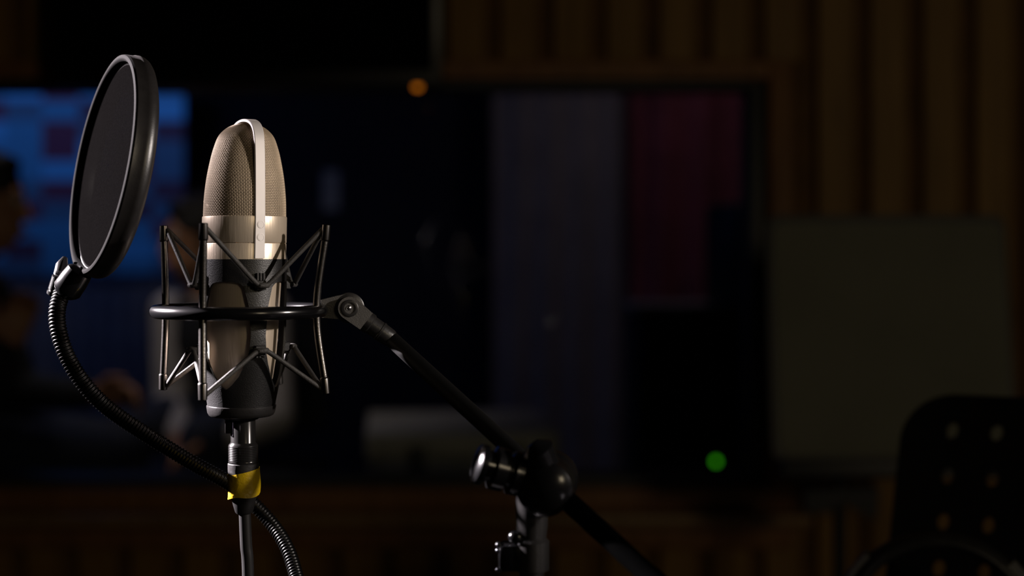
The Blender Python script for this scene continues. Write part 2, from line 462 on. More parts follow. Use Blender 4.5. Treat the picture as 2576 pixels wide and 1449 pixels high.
for y in (567, 598):
    c = strapP(108, y, 1); nrm = (RV * sa - DV * ca)
    bm = N(); lathe(bm, c, nrm, [(-.0006, .0025), (.00022, .0025), (.00025, .0023), (-.0001, .00225), (-.0001, .0020), (.00025, .00195), (.00025, 0)], 28, False)
    obj('rivet', bm, 'strap_metal', strap)
# collar rings and lower body
bm = N(); clathe(bm, [(98, 549), (103, 545), (104.5, 546), (105, 549), (105, 610), (104, 611.3), (102, 611.5)], 128)
obj('collar', bm, 'champagne', mic)
bm = N(); clathe(bm, [(102, 611.6), (104, 612.4), (104.6, 614), (104.2, 655), (98, 662), (94, 700), (91, 760), (88, 840), (84, 900), (77, 950), (66, 985), (60, 1000), (0, 1001)], 128)
obj('body', bm, 'champagne', mic)
bm = N(); clathe(bm, [(46, 1000), (46, 1050), (42, 1054), (0, 1054)], 48)
obj('socket', bm, 'satin_black', mic)

# ------------------------------------------------------------------ shock mount
sm = thing('shock_mount', P(0, 0, 1047), 'black spider shock mount with ring, rods and elastic cords around the microphone', 'shock mount')
HK = [STRAP, STRAP + 90, STRAP + 180, STRAP + 270]
def wang(y):            # half width in degrees of the cut-out windows
    pts = [(707, 0), (708.5, 13), (712, 20), (720, 25), (770, 32), (840, 35), (880, 33), (910, 28), (940, 20), (960, 10), (969, 4), (972, 0)]
    for (a, b_), (c, d) in zip(pts, pts[1:]):
        if a <= y <= c: return b_ + (d - b_) * (y - a) / (c - a)
    return 0
crad = [(651, 106.5), (700, 107), (760, 108.5), (830, 110), (870, 108.5), (910, 103), (960, 94), (1000, 87), (1020, 84)]
def crd(y):
    for (a, b_), (c, d) in zip(crad, crad[1:]):
        if a <= y <= c: return b_ + (d - b_) * (y - a) / (c - a)
    return crad[-1][1]
def shell(bm, ys, azf, n, closed, thick=5.5):
    o_ = [[C(crd(y), azf(y, i / n), y) for i in range(n if closed else n + 1)] for y in ys]
    i_ = [[C(crd(y) - thick, azf(y, i / n), y) for i in range(n if closed else n + 1)] for y in ys]
    if closed:
        rows = o_ + i_[::-1] + [o_[0]]
        vr = [[bm.verts.new(p_) for p_ in r_] for r_ in rows[:-1]]; vr.append(vr[0])
        for a, b_ in zip(vr, vr[1:]):
            for k in range(n): bm.faces.new((a[k], a[(k + 1) % n], b_[(k + 1) % n], b_[k]))
    else:
        rows = [a + b_[::-1] for a, b_ in zip(o_, i_)]
        grid(bm, rows, True, True, True)
bm = N()
shell(bm, [650.5, 652, 665, 680, 695, 706, 707.2], lambda y, u: 360 * u, 96, True)
ys = [706.8, 707.5, 708.5, 710, 712, 716, 722, 735, 750, 770, 790, 815, 840, 860, 880, 895, 910, 925, 940, 950, 960, 966, 970, 972]
for h in HK:
    shell(bm, ys, lambda y, u, h=h: h + (2 * u - 1) * (45 - wang(y)), 16, False)
shell(bm, [971.5, 985, 1000, 1012, 1019.5], lambda y, u: 360 * u, 96, True)
obj('cradle', bm, 'powder_black', sm, label='textured black cradle with oval cut-outs')
bm = N(); clathe(bm, [(79, 1014), (86.5, 1019), (86.5, 1022), (84, 1036), (80, 1043), (74, 1046), (47, 1046.5), (47, 1014), (79, 1014)], 96)
obj('base_ring', bm, 'satin_black', sm)
# outer ring
RC = P(-10, 0, 782, 0)
bm = N(); rows = []
RR, rt = 205 * S, 16.5 * S
for i in range(120):
    a = 2 * PI * i / 120; d = RV * math.sin(a) - DV * math.cos(a)
    rows.append([RC + d * (RR + rt * math.cos(2 * PI * k / 20)) + UP * rt * math.sin(2 * PI * k / 20) for k in range(20)])
rows.append(rows[0])
vr = [[bm.verts.new(p_) for p_ in r_] for r_ in rows[:-1]]; vr.append(vr[0])
for a, b_ in zip(vr, vr[1:]):
    for k in range(20): bm.faces.new((a[k], a[(k + 1) % 20], b_[(k + 1) % 20], b_[k]))
obj('outer_ring', bm, 'gloss_black', sm)
RODS = [-25, 65, 155, -115]
def rodpt(az, r_, y, dx=0): return C(r_, az, y, .004) + RV * (dx * S)
tops, bots = {}, {}
for az in RODS:
    a = rodpt(az, 222, 566); b_ = rodpt(az, 207, 782, -8); c = rodpt(az, 222, 986)
    tops[az] = a; bots[az] = c
    bm = N(); tube(bm, [a + (b_ - a) * .16] + bez([a + (b_ - a) * .2, b_ + UP * .012, b_ - UP * .012, c + (b_ - c) * .2], 5) + [c + (b_ - c) * .15], 9.2 * S, 14)
    obj('rod', bm, 'rod_metal', sm)
    for e0, toward in ((a, b_), (c, b_)):
        d = (toward - e0).normalized()
        bm = N(); lathe(bm, e0, d, [(0, 8 * S), (1.5 * S, 10.5 * S), (37 * S, 11.5 * S), (40 * S, 11 * S), (42 * S, 9 * S), (45 * S, 9 * S)], 20)
        obj('end_cap', bm, 'cap_black', sm)
order = [-115, -70 + .5, -25, STRAP, 65, STRAP + 90, 155, STRAP + 180]
def cordpath(p0, p1, bend):
    m1 = p0.lerp(p1, .06); m2 = p0.lerp(p1, .94)
    return [p0, m1, p0.lerp(p1, .5) + UP * bend, m2, p1]
for lev, (yh, up) in enumerate(((716, True), (875, False))):
    for h in HK:
        az = h if h < 180 else h - 360
        hp = C(132, h, yh, .012)
        rd = (RV * math.sin(rad(h)) - DV * math.cos(rad(h))); tg = UP.cross(rd)
        bm = N()
        mtx = Matrix((tg, rd, UP)).transposed().to_4x4(); mtx.translation = C(108, h, yh, .012)
        sg = 1 if up else -1
        box(bm, (-13 * S, -6 * S, -12 * S), (13 * S, 15 * S, 12 * S), 2 * S, mtx, 1)
        for q in (-8, 0, 8):
            box(bm, ((q - 2.2) * S, 2 * S, sg * 10 * S - 8 * S), ((q + 2.2) * S, 13 * S, sg * 10 * S + 12 * S * sg + 8 * S), 0, mtx)
        hook = obj('hook', bm, 'satin_black', sm)
        bm = N(); tube(bm, [hp - tg * 15 * S - rd * 8 * S, hp - tg * 12 * S, hp - tg * 8 * S + rd * 4 * S, hp + tg * 8 * S + rd * 4 * S, hp + tg * 12 * S, hp + tg * 15 * S - rd * 8 * S], 6.8 * S, 12)
        obj('cord_loop', bm, 'cord_rubber', hook)
        for rz in RODS:
            dlt = (rz - h + 540) % 360 - 180
            if abs(dlt) > 60: continue
            e0 = (tops if up else bots)[rz]
            inward = (P(0, 0, 700, .004) - e0); inward.z = 0; inward.normalize()
            s_ = 1 if up else -1
            p0 = e0 + inward * 10 * S - UP * s_ * 11 * S
            side = 1 if dlt < 0 else -1
            side = 1 if (p0 - hp).dot(tg) > 0 else -1
            p1 = hp + tg * side * 12 * S
            bm = N(); tube(bm, bez([p0, p0.lerp(p1, .08), p0.lerp(p1, .5), p0.lerp(p1, .93), p1 - tg * side * 6 * S + rd * 2 * S], 5), 6.3 * S, 10)
            obj('elastic_cord', bm, 'cord_rubber', sm)
# bracket, swivel joint and threaded sleeve on the right
def Q(px, py, dep=0): return P(px - 613, dep, py, 0)
def plate(pts, d0, d1, bev): 
    bm = prism(N(), [Q(x, y, d0) for x, y in pts], DV * ((d1 - d0) * S)); return bevel_all(bm, bev * S, 2, 25)
obj('bracket', plate([(806, 755), (846, 745), (872, 740), (880, 806), (848, 804), (806, 800)], -14, 14, 2), 'joint_grey', sm)
cx, cy = 876, 776; ux, uy = .785, .62; nx, ny = -uy, ux
def joint_outline(r_, L_, w_):
    pts = []
    for i in range(17):
        a = math.atan2(ny, nx) + PI * i / 16
        pts.append((cx + r_ * math.cos(a), cy + r_ * math.sin(a)))
    pts += [(cx + ux * L_ - nx * w_, cy + uy * L_ - ny * w_), (cx + ux * L_ + nx * w_, cy + uy * L_ + ny * w_)]
    return pts
obj('swivel_cheek', plate(joint_outline(29, 54, 26), -34, -14, 2), 'joint_grey', sm)
obj('swivel_cheek', plate(joint_outline(29, 54, 26), 14, 34, 2), 'joint_grey', sm)
bm = N(); lathe(bm, Q(cx, cy, -14), DV, [(0, 36 * S), (2 * S, 39 * S), (26 * S, 39 * S), (28 * S, 36 * S)], 40)
obj('swivel_barrel', bm, 'satin_black', sm)
bm = N(); lathe(bm, Q(cx, cy, -34), -DV, [(0, 22 * S), (2 * S, 22 * S), (3 * S, 20 * S), (2.6 * S, 14 * S), (-6 * S, 13 * S), (-6 * S, 0)], 32, False)
scr = obj('screw', bm, 'satin_black', sm)
bm = N(); lathe(bm, Q(cx - 2, cy - 1, -30), -DV, [(0, 7 * S), (4 * S, 7 * S), (7 * S, 4 * S), (8 * S, 0)], 20, False)
obj('screw_head', bm, 'screw_steel', scr, label='bright steel screw head')
# ------------------------------------------------------------------ boom stand: arm line in space
A0 = Q(cx + ux * 50, cy + uy * 50)
A1 = Q(985, 857, -4)
A3 = at(1690, 1500, .775)
adir = (A3 - A1).normalized()
bm = N(); sd = (A1 - A0).normalized(); L_ = (A1 - A0).length
lathe(bm, A0, sd, [(0, 27 * S), (L_ * .22, 27 * S), (L_ * .26, 24 * S), (L_ * .55, 24 * S), (L_ * .57, 25.5 * S), (L_ * .62, 25.5 * S), (L_ * .64, 24 * S), (L_ * .93, 23 * S), (L_, 21 * S)], 32)
obj('threaded_sleeve', bm, 'satin_black', sm)
def on_arm(px):
    lo, hi = 0., (A3 - A1).length
    for _ in range(40):
        m_ = (lo + hi) / 2; p_ = A1 + adir * m_
        if 1288 + p_.x * F / p_.y < px: lo = m_
        else: hi = m_
    return A1 + adir * lo
Cc = on_arm(1378)                       # clutch centre
PX = on_arm(1338)
pole = Vector((at(1338, 0, Cc.y).x, Cc.y + .003, 0))
st = thing('boom_stand', (pole.x, pole.y, 0), 'black boom microphone stand whose slanting arm holds the spider mount', 'microphone stand')
bm = N(); tube(bm, [A1 - adir * .008, Cc], .0054, 20)
obj('boom_arm', bm, 'arm_black', st)
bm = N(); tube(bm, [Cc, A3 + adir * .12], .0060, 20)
obj('boom_tail', bm, 'tube_shaded', st)
bm = N(); lathe(bm, A3 + adir * .1, adir, [(0, .006), (.003, .017), (.07, .018), (.078, .014), (.08, 0)], 28)
obj('counterweight', bm, 'satin_black', st)
# clutch: a round clamp body on the arm, axis towards the camera, plus a flanged knob to the left
ax = Vector((-.15, -1, -.08)).normalized()
bm = N(); lathe(bm, Cc - ax * .02, ax, [(0, .012), (.003, .0165), (.016, .0175), (.018, .0165), (.024, .0165), (.026, .0175), (.037, .0165), (.042, .011), (.043, 0)], 40)
obj('clutch_body', bm, 'gloss_black', st)
kp0 = at(1395, 1218, Cc.y + .0); kp1 = at(1196, 1163, Cc.y - .012); kd = (kp1 - kp0); kl = kd.length
bm = N(); k = .0128
lathe(bm, kp0, kd, [(0, k * .6), (kl * .30, k * .95), (kl * .36, k * 1.0), (kl * .55, k * 1.02), (kl * .57, k * .72), (kl * .62, k * .70), (kl * .64, k * .98), (kl * .78, k * 1.0), (kl * .80, k * .70), (kl * .88, k * .70), (kl * .90, k * .93), (kl * .97, k * .90), (kl * 1.0, k * .72), (kl * 1.01, k * .3)], 44)
obj('clutch_knob', bm, 'gloss_black', st, label='glossy black flanged knob')
bm = N(); tube(bm, [at(1372, 1175, Cc.y - .01), at(1352, 1130, Cc.y - .015), at(1340, 1115, Cc.y - .015)], [.009, .010, .004], 18)
obj('wing_grip', bm, 'gloss_black', st)
# the upright
pz = at(0, 1240, pole.y).z
bm = N(); lathe(bm, (pole.x, pole.y, pz), (0, 0, -1), [(0, .010), (.02, .0095), (.034, .0078), (.06, .0072)], 28)
obj('clutch_neck', bm, 'satin_black', st)
bm = N(); tube(bm, [(pole.x, pole.y, pz - .05), (pole.x, pole.y, .30)], .0068, 20); obj('inner_pole', bm, 'satin_black', st)
bm = N(); tube(bm, [(pole.x, pole.y, .60), (pole.x, pole.y, .10)], .0095, 20); obj('outer_pole', bm, 'satin_black', st)
cz0 = at(0, 1437, pole.y).z; cz1 = at(0, 1352, pole.y).z
bm = N(); lathe(bm, (pole.x, pole.y, cz0), (0, 0, 1), [(0, .0075), (.001, .0105), ((cz1 - cz0) * .9, .0105), (cz1 - cz0, .0085)], 28)
obj('height_clamp', bm, 'satin_black', st)
hx = at(1275, 0, pole.y).x
bm = N(); box(bm, (at(1254, 0, pole.y).x, pole.y - .008, cz0 + .001), (pole.x - .004, pole.y + .008, cz1 - .003), .003)
obj('clamp_lug', bm, 'gloss_black', st)
bm = N(); sphere(bm, at(1299, 1351, pole.y - .004), .0042, (1.2, 1, 1), 3); obj('clamp_bolt', bm, 'gloss_black', st)
for dz in (.0035, .007, .0185):
    bm = N(); sphere(bm, (at(1255, 0, 1).x * pole.y, pole.y - .004, cz1 - dz), .0022, (1, 1, .8), 2); obj('thumb_ridge', bm, 'gloss_black', st)
bm = N(); lathe(bm, (pole.x, pole.y, .10), (0, 0, 1), [(0, .02), (.004, .024), (.05, .024), (.06, .012)], 28); obj('hub', bm, 'satin_black', st)
for k in range(3):
    a = rad(40 + 120 * k); d = Vector((math.cos(a), math.sin(a), 0)); pp = Vector((pole.x, pole.y, 0))
    bm = N(); tube(bm, [pp + d * .018 + UP * .12, pp + d * .30 + UP * .012], .008, 14); lg = obj('leg', bm, 'satin_black', st)
    bm = N(); tube(bm, [pp + d * .285 + UP * .018, pp + d * .315 + UP * .0085], [.0085, .0084], 14); obj('rubber_foot', bm, 'cable', lg)

# ------------------------------------------------------------------ pop filter
pc = at(252, 412, .955)
dray = Vector((pc.x, pc.y, 0)).normalized(); rr_ = Vector((dray.y, -dray.x, 0))
nrm = (-rr_ * .955 + UP * .165 - dray * .232).normalized()
pf = thing('pop_filter', at(745, 1700, .9), 'round black mesh pop filter on a curved ribbed gooseneck', 'pop filter')
px_ = .955 / F
Ro = 283 * px_
bm = N()
prof = [(-20, 262), (-8, 279), (-7, 282), (-29, 284), (-32, 286), (-40, 286.5), (-47, 285), (-54, 281.5), (-59, 276), (-62, 270), (-62, 266), (-58, 262), (-50, 258), (-20, 258), (-20, 262)]
lathe(bm, pc, nrm, [(t * px_, r_ * px_) for t, r_ in prof], 128, False)
bmesh.ops.remove_doubles(bm, verts=bm.verts, dist=1e-6)
obj('hoop', bm, 'foam_black', pf)
bm = N(); lathe(bm, pc, nrm, [(t * px_, r_ * px_) for t, r_ in [(-21, 265), (-8, 265), (-3, 268), (-.5, 271), (0, 275), (-2, 280), (-7, 282), (-9, 280), (-21, 268), (-21, 265)]], 128, False)
bmesh.ops.remove_doubles(bm, verts=bm.verts, dist=1e-6)
obj('front_rim', bm, 'rim_black', pf)
bm = N(); lathe(bm, pc - nrm * 19 * px_, nrm, [(0, 2 * px_), (0, 130 * px_), (0, 266 * px_)], 96, False)
obj('mesh_screen', bm, 'nylon', pf)
bm = N(); lathe(bm, pc - nrm * 50 * px_, nrm, [(0, 2 * px_), (0, 130 * px_), (0, 259 * px_)], 96, False)
obj('mesh_screen', bm, 'nylon', pf)
# joint between hoop and gooseneck
j0 = at(196, 690, .957); j1 = at(160, 742, .958)
jd = (j1 - j0)
bm = N(); lathe(bm, j0 - jd * .25, jd, [(0, .006), (.002, .0088), (jd.length * .5, .0095), (jd.length * 1.0, .0098), (jd.length * 1.12, .0085), (jd.length * 1.25, .0062)], 28)
jn = obj('joint', bm, 'gloss_black', pf)
bm = N(); k0_ = at(150, 694, .962); kv = (at(135, 742, .965) - k0_)
lathe(bm, k0_, kv, [(0, .002), (.0005, .0042)] + [(kv.length * (.05 + .7 * q / 22), .0046 + (.0003 if q % 2 else -.0001)) for q in range(23)] + [(kv.length * .78, .004), (kv.length * .82, .0050), (kv.length * .98, .0048), (kv.length, .002)], 24)
obj('thumb_nut', bm, 'chrome', jn, label='knurled bright metal thumb nut')
bm = N(); tube(bm, [at(163, 650, .975), at(156, 668, .97), at(150, 690, .965)], [.002, .0042, .0040], 14)
obj('hoop_clip', bm, 'chrome', jn)
gp = [at(155, 738, .960), at(144, 780, .955), at(147, 830, .952), at(166, 890, .950), at(200, 950, .950), at(245, 1003, .952), at(300, 1048, .956), at(400, 1113, .963), at(490, 1168, .972), at(575, 1215, .982), at(640, 1270, .985), at(690, 1325, .982), at(725, 1385, .972), at(745, 1449, .96), at(765, 1530, .94), at(830, 1640, .92), at(950, 1715, .90), at(1100, 1735, .885), at(1318, 1738, pole.y)]
path = bez(gp, 24)
# even steps, with the ribs of the spiral hose
dense = [path[0]]; 
cumul = [0]
for a, b_ in zip(path, path[1:]): cumul.append(cumul[-1] + (b_ - a).length)
tot = cumul[-1]; stp = .00058; pts = []; idx = 0; s_ = 0
while s_ < tot:
    while cumul[idx + 1] < s_: idx += 1
    t = (s_ - cumul[idx]) / max(1e-9, cumul[idx + 1] - cumul[idx])
    pts.append(path[idx].lerp(path[idx + 1], t)); s_ += stp
radii = [.0054 - .0008 * min(1, i / 400) + (.0004 if (i % 4) < 2 else -.0003) for i in range(len(pts))]
bm = N(); tube(bm, pts, radii, 16)
obj('gooseneck', bm, 'goose', pf, angle=60, label='black ribbed flexible gooseneck')
bm = N(); cz = at(0, 1738, pole.y).z
box(bm, (pole.x - .028, pole.y - .016, cz - .02), (pole.x + .014, pole.y + .016, cz + .02), .004)
obj('stand_clamp', bm, 'satin_black', pf)

# ------------------------------------------------------------------ microphone cable
cb = thing('microphone_cable', (P(0, 0, 1165).x, P(0, 0, 1165).y, 0), 'black microphone cable and plug wrapped in yellow tape hanging from the microphone', 'cable')
def plug(prof, m, name, parent, seg=40, cap=True, lab=None):
    bm = N(); c0 = P(0, 0, 0, 0)
    rows = [[P((-2 + (y - 1050) * .012 if True else 0) + r_ * math.sin(2 * PI * i / seg), -r_ * math.cos(2 * PI * i / seg), y, 0) for i in range(seg)] for r_, y in prof]
    grid(bm, rows, True, cap, cap)
    return obj(name, bm, m, parent, label=lab)
sh = plug([(28, 1048), (31, 1052), (31, 1112), (32, 1114), (36, 1118)] + [(36.5 + (.9 if q % 2 else 0), 1120 + q * 2.1) for q in range(20)] + [(37, 1164), (36, 1168)], 'connector', 'plug_shell', cb)
bm = N(); rows = []
mtx = Matrix((RV, DV, UP)).transposed().to_4x4(); mtx.translation = P(-38, -2, 1072, 0)
box(bm, (-8 * S, -9 * S, -17 * S), (12 * S, 9 * S, 17 * S), 3 * S, mtx)
obj('latch', bm, 'connector', sh)
plug([(37, 1164), (39, 1166), (39, 1180), (38.5, 1190), (38, 1200)], 'grey_tape', 'grey_tape', cb, 40, True, 'dark grey tape wrap')
bm = N(); rows = []
for j in range(13):
    row = []
    for i in range(72):
        a = 2 * PI * i / 72; u = j / 12
        ytop = 1184 - 9 * math.sin(a); ybot = 1247 - 5 * math.sin(a) + 3 * math.sin(3 * a)
        r_ = 40.5 + .9 * math.sin(3 * a + 5 * u) + .7 * math.sin(7 * a - 4 * u) * u
        row.append(P(-1 + (ytop - 1050) * .012 + r_ * math.sin(a), -r_ * math.cos(a), ytop + (ybot - ytop) * u, 0))
    rows.append(row)
inner = [[P(-.5 + (1184 - 1050) * .012 + 37 * math.sin(2 * PI * i / 72), -37 * math.cos(2 * PI * i / 72), y, 0) for i in range(72)] for y in (1245, 1190)]
grid(bm, rows + inner, True)
obj('yellow_tape', bm, 'yellow_tape', cb, label='wrinkled bright yellow tape around the plug')
plug([(33, 1240), (31, 1252), (27, 1270), (22, 1288), (18, 1292)], 'cable', 'strain_relief', cb)
e0 = P(2.5, 0, 1285, 0)
fl = .005
path = bez([e0, P(6, 0, 1370, 0), P(11, 0, 1450, 0), P(16, 2, 1800, 0), P(30, 8, 2800, 0), P(40, 40, 4000, 0), Vector((e0.x + .03, e0.y + .06, .05)), Vector((e0.x + .10, e0.y + .10, fl)), Vector((e0.x + .5, e0.y + .2, fl)), Vector((e0.x + 1.0, e0.y - .1, fl)), Vector((e0.x + 1.6, e0.y + .4, fl))], 10)
bm = N(); tube(bm, path, 15 * S, 18)
obj('cord', bm, 'cable', cb)

# ================================================================== MUSIC STAND (right)
my = 2.45
ml, mr_, mt, mb = 1944, 2563, 530, 1160
c = at((ml + mr_) / 2, mb, my)
ms = thing('music_stand', (c.x, my, 0), 'wide music stand with grey board beside the window', 'music stand')
a = at(ml, mt, my); b_ = at(mr_, mb, my)
lean = Matrix.Translation(Vector((c.x, my, c.z))) @ Matrix.Rotation(rad(-9), 4, 'X') @ Matrix.Translation(-Vector((c.x, my, c.z)))
def rrect(x0, x1, z0, z1, y, r_, n=8, wob=0):
    pts = []
    for cx_, cz_, a0 in ((x1 - r_, z1 - r_, 0), (x0 + r_, z1 - r_, 90), (x0 + r_, z0 + r_, 180), (x1 - r_, z0 + r_, 270)):
        for i in range(n + 1):
            t = rad(a0 + 90 * i / n); pts.append(Vector((cx_ + r_ * math.cos(t), y, cz_ + r_ * math.sin(t))))
    return pts
def xf(bm, m_):
    for v in bm.verts: v.co = m_ @ v.co
    return bm
obj('board', xf(bevel_all(prism(N(), rrect(a.x, b_.x, b_.z, a.z, my, .022), (0, .006, 0)), .001, 1, 50), lean), 'stand_black', ms)
obj('facing', xf(prism(N(), rrect(a.x + .013, b_.x - .008, b_.z + .01, a.z - .013, my - .002, .02), (0, .003, 0)), lean), 'stand_paper', ms, label='plain grey board facing')
obj('ledge', xf(B((a.x + .005, my - .055, b_.z - .03), (b_.x - .01, my + .008, b_.z + .004), .004), lean), 'stand_black', ms)
bx0 = at(2020, 1230, my); bx1 = at(2212, 1300, my)
bm = prism(N(), [at(2025, 1235, my + .03), at(2212, 1228, my + .03), at(2206, 1308, my + .03), at(2185, 1300, my + .03), at(2120, 1262, my + .03), at(2090, 1290, my + .03), at(2026, 1288, my + .03)], (0, .04, 0))
obj('tilt_bracket', bevel_all(bm, .003, 1), 'stand_black', ms)
sx_ = at(2112, 0, my + .05).x
bm = N(); tube(bm, [(sx_, my + .05, c.z + .08), (sx_, my + .05, .12)], .011, 18); obj('pole', bm, 'stand_black', ms)
bm = N(); lathe(bm, (sx_, my + .05, .10), UP, [(0, .02), (.06, .02), (.07, .012)], 20); obj('hub', bm, 'stand_black', ms)
for k in range(3):
    t = rad(30 + 120 * k); d = Vector((math.cos(t), math.sin(t), 0)); pp = Vector((sx_, my + .05, 0))
    bm = N(); tube(bm, [pp + d * .015 + UP * .13, pp + d * .27 + UP * .009], .008, 12); obj('leg', bm, 'stand_black', ms)

# ================================================================== CHAIR WITH PERFORATED BACK (lower right)
yaw = rad(38); rec = rad(15)
t_ = Vector((math.cos(yaw), -math.sin(yaw), 0)); nf = Vector((-math.sin(yaw), -math.cos(yaw), 0))   # across / facing
ue = (UP * math.cos(rec) - nf * math.sin(rec)).normalized()                                         # up along the reclined back
ch_top = at(2352, 988, 1.50)
BW, BH = .40, .36
seatz = ch_top.z - BH * math.cos(rec) - .02
O_ = ch_top - t_ * .02
def bp(u, v, d=0):            # u across from the left edge, v down from the top, d forwards
    cu = (u - BW / 2) / (BW / 2)
    return O_ + t_ * u - ue * v + ue.cross(t_) * 0 + nf * (d - .03 * (1 - cu * cu) + .03)
chx = O_ + t_ * BW / 2 + nf * .2
ch = thing('chair', (chx.x, chx.y, 0), 'black moulded chair with round holes in its back at lower right corner', 'chair')
# back: grid with round holes cut by leaving a ring of quads around each hole
NU, NV = 8, 6; cu_, cv_ = BW / NU, BH / NV
def hole_cell(bm, u0, v0, cu_, cv_, hr, top):
    seg = 16; sq = []; ci = []
    for i in range(seg):
        a = 2 * PI * i / seg + PI / 4 * 0
        dx, dy = math.cos(a), math.sin(a); m_ = max(abs(dx), abs(dy))
        sq.append((u0 + cu_ / 2 + dx / m_ * cu_ / 2, v0 + cv_ / 2 + dy / m_ * cv_ / 2)); ci.append((u0 + cu_ / 2 + dx * hr * .85, v0 + cv_ / 2 + dy * hr * 1.1))
    return sq, ci
bm = N()
def corner(u, v):           # rounded upper corners
    r_ = .05
    if v < r_:
        if u < r_:
            d = Vector((u - r_, v - r_)); m_ = max(abs(d.x), abs(d.y)); 
            if d.length > 1e-6: d = d / d.length * m_; return r_ + d.x, r_ + d.y
        if u > BW - r_:
            d = Vector((u - BW + r_, v - r_)); m_ = max(abs(d.x), abs(d.y))
            if d.length > 1e-6: d = d / d.length * m_; return BW - r_ + d.x, r_ + d.y
    return u, v
def addq(pts):
    f_ = [bm.verts.new(bp(*corner(*p_))) for p_ in pts]; bm.faces.new(f_)
mar = .028; hu = (BW - 2 * mar) / 8; hv = .0465
for i in range(8):
    for j in range(5):
        u0 = mar + i * hu; v0 = .014 + j * hv
        sq, ci = hole_cell(bm, u0, v0, hu, hv, .0075, True)
        for q in range(16):
            w_ = (q + 1) % 16; addq([sq[q], sq[w_], ci[w_], ci[q]])
nst = 6
vend = .014 + 5 * hv
fr_ = (0, .5 - .2071, .5, .5 + .2071)
us = [0, mar * .33, mar * .66] + [mar + hu * (i + q) for i in range(8) for q in fr_] + [BW - mar, BW - mar * .66, BW - mar * .33, BW]
vs2 = [0, .007] + [.014 + hv * (j + q) for j in range(5) for q in fr_] + [vend + (BH - vend) * q / 3 for q in range(4)]
for i in range(len(us) - 1):
    for j in range(len(vs2) - 1):
        inside = mar - 1e-6 <= us[i] and us[i + 1] <= BW - mar + 1e-6 and vs2[j] >= .014 - 1e-6 and vs2[j + 1] <= vend + 1e-6
        if inside: continue
        addq([(us[i], vs2[j]), (us[i + 1], vs2[j]), (us[i + 1], vs2[j + 1]), (us[i], vs2[j + 1])])
bmesh.ops.remove_doubles(bm, verts=bm.verts, dist=1e-5)
bmesh.ops.recalc_face_normals(bm, faces=bm.faces)
bmesh.ops.solidify(bm, geom=bm.faces[:], thickness=.008)
bk = obj('backrest', bm, 'chair_black', ch, angle=35)
# seat
sc0 = O_ - ue * (BH + .01) + nf * .0
bm = N()
def sp(u, d): return Vector((sc0.x, sc0.y, seatz)) + t_ * u + nf * d
rows = []
outl = []
for cu__, cd__, a0 in ((BW - .05, .36, 0), (.05, .36, 90), (.03, .04, 180), (BW - .03, .04, 270)):
    r_ = .05 if a0 < 180 else .03
    for i in range(7):
        t = rad(a0 + 90 * i / 6); outl.append(sp(cu__ + r_ * math.cos(t), cd__ + r_ * math.sin(t)))
bm = bevel_all(prism(N(), outl, (0, 0, -.018)), .004, 2, 50)
obj('seat', bm, 'chair_black', ch)
for u in (.05, BW - .05):
    bm = N(); tube(bm, [O_ - ue * (BH - .08) + t_ * u - nf * .012 , O_ - ue * (BH + .0) + t_ * u - nf * .012, sp(u, .02) - UP * .022, sp(u, .1) - UP * .026], .008, 10)
    obj('back_support', bm, 'stand_black', ch)
for u in (.04, BW - .04):
    for d0, d1 in ((.34, .39), (.06, -.02)):
        bm = N(); q0 = sp(u, d0) - UP * .018; q1 = sp(u, d1); q1.z = 0
        tube(bm, [q0, q1], .0095, 12); obj('leg', bm, 'stand_black', ch)

# headphones standing on the chair seat
ha = at(2362, 1352, 1.31)
gz = seatz
hp_t = Vector((math.cos(rad(14)), -math.sin(rad(14)), 0)); hp_n = Vector((hp_t.y, -hp_t.x, 0))
H_ = ha.z - gz
hw = .082
hd = thing('headphones', (ha.x, ha.y, gz), 'black headphones with a padded headband standing on the chair seat', 'headphones')
def hpt(a, rx, rz, cz_): return Vector((ha.x, ha.y, gz)) + hp_t * (rx * math.sin(a)) + UP * (cz_ + rz * math.cos(a))
cz_ = H_ - hw * 1.02
rows = []
for i in range(41):
    a = rad(-96 + 192 * i / 40)
    cpt = hpt(a, hw, hw * 1.0, cz_); rd = (hp_t * math.sin(a) + UP * math.cos(a)).normalized()
    row = []
    for k in range(16):
        q = 2 * PI * k / 16; row.append(cpt + rd * (.0075 * math.cos(q)) + hp_n * (.019 * math.sin(q)))
    rows.append(row)
bm = N(); grid(bm, rows, True, True, True); obj('headband', bm, 'leather', hd)
for sgn in (-1, 1):
    aa = [rad(sgn * (44 + 4 * i)) for i in range(9)]
    bm = N(); rows = []
    for a in aa:
        cpt = hpt(a, hw + .009, hw + .009, cz_); rd = (hp_t * math.sin(a) + UP * math.cos(a)).normalized()
        rows.append([cpt + rd * x_ + hp_n * y_ for x_, y_ in ((.0025, -.010), (.0025, .010), (-.002, .010), (-.002, -.010))])
    grid(bm, rows, True, True, True); obj('slider', bm, 'slider_steel', hd, label='bright metal slider')
    e0 = Vector((ha.x, ha.y, gz)) + hp_t * sgn * hw
    bm = N(); tube(bm, [hpt(rad(sgn * 92), hw + .002, hw, cz_), e0 + UP * .085 + hp_t * sgn * .006, e0 + UP * .045 + hp_t * sgn * .012], .005, 10); obj('yoke', bm, 'stand_black', hd)
    bm = N(); lathe(bm, e0 + UP * .047 + hp_t * sgn * .014, -hp_t * sgn, [(0, .03), (.002, .036), (.018, .040), (.022, .038)], 32); cup = obj('ear_cup', bm, 'stand_black', hd)
    bm = N(); lathe(bm, e0 + UP * .047 - hp_t * sgn * .006, -hp_t * sgn, [(0, .042), (.006, .047), (.014, .047), (.020, .041), (.020, .026), (.012, .024)], 32); obj('ear_pad', bm, 'leather', cup)

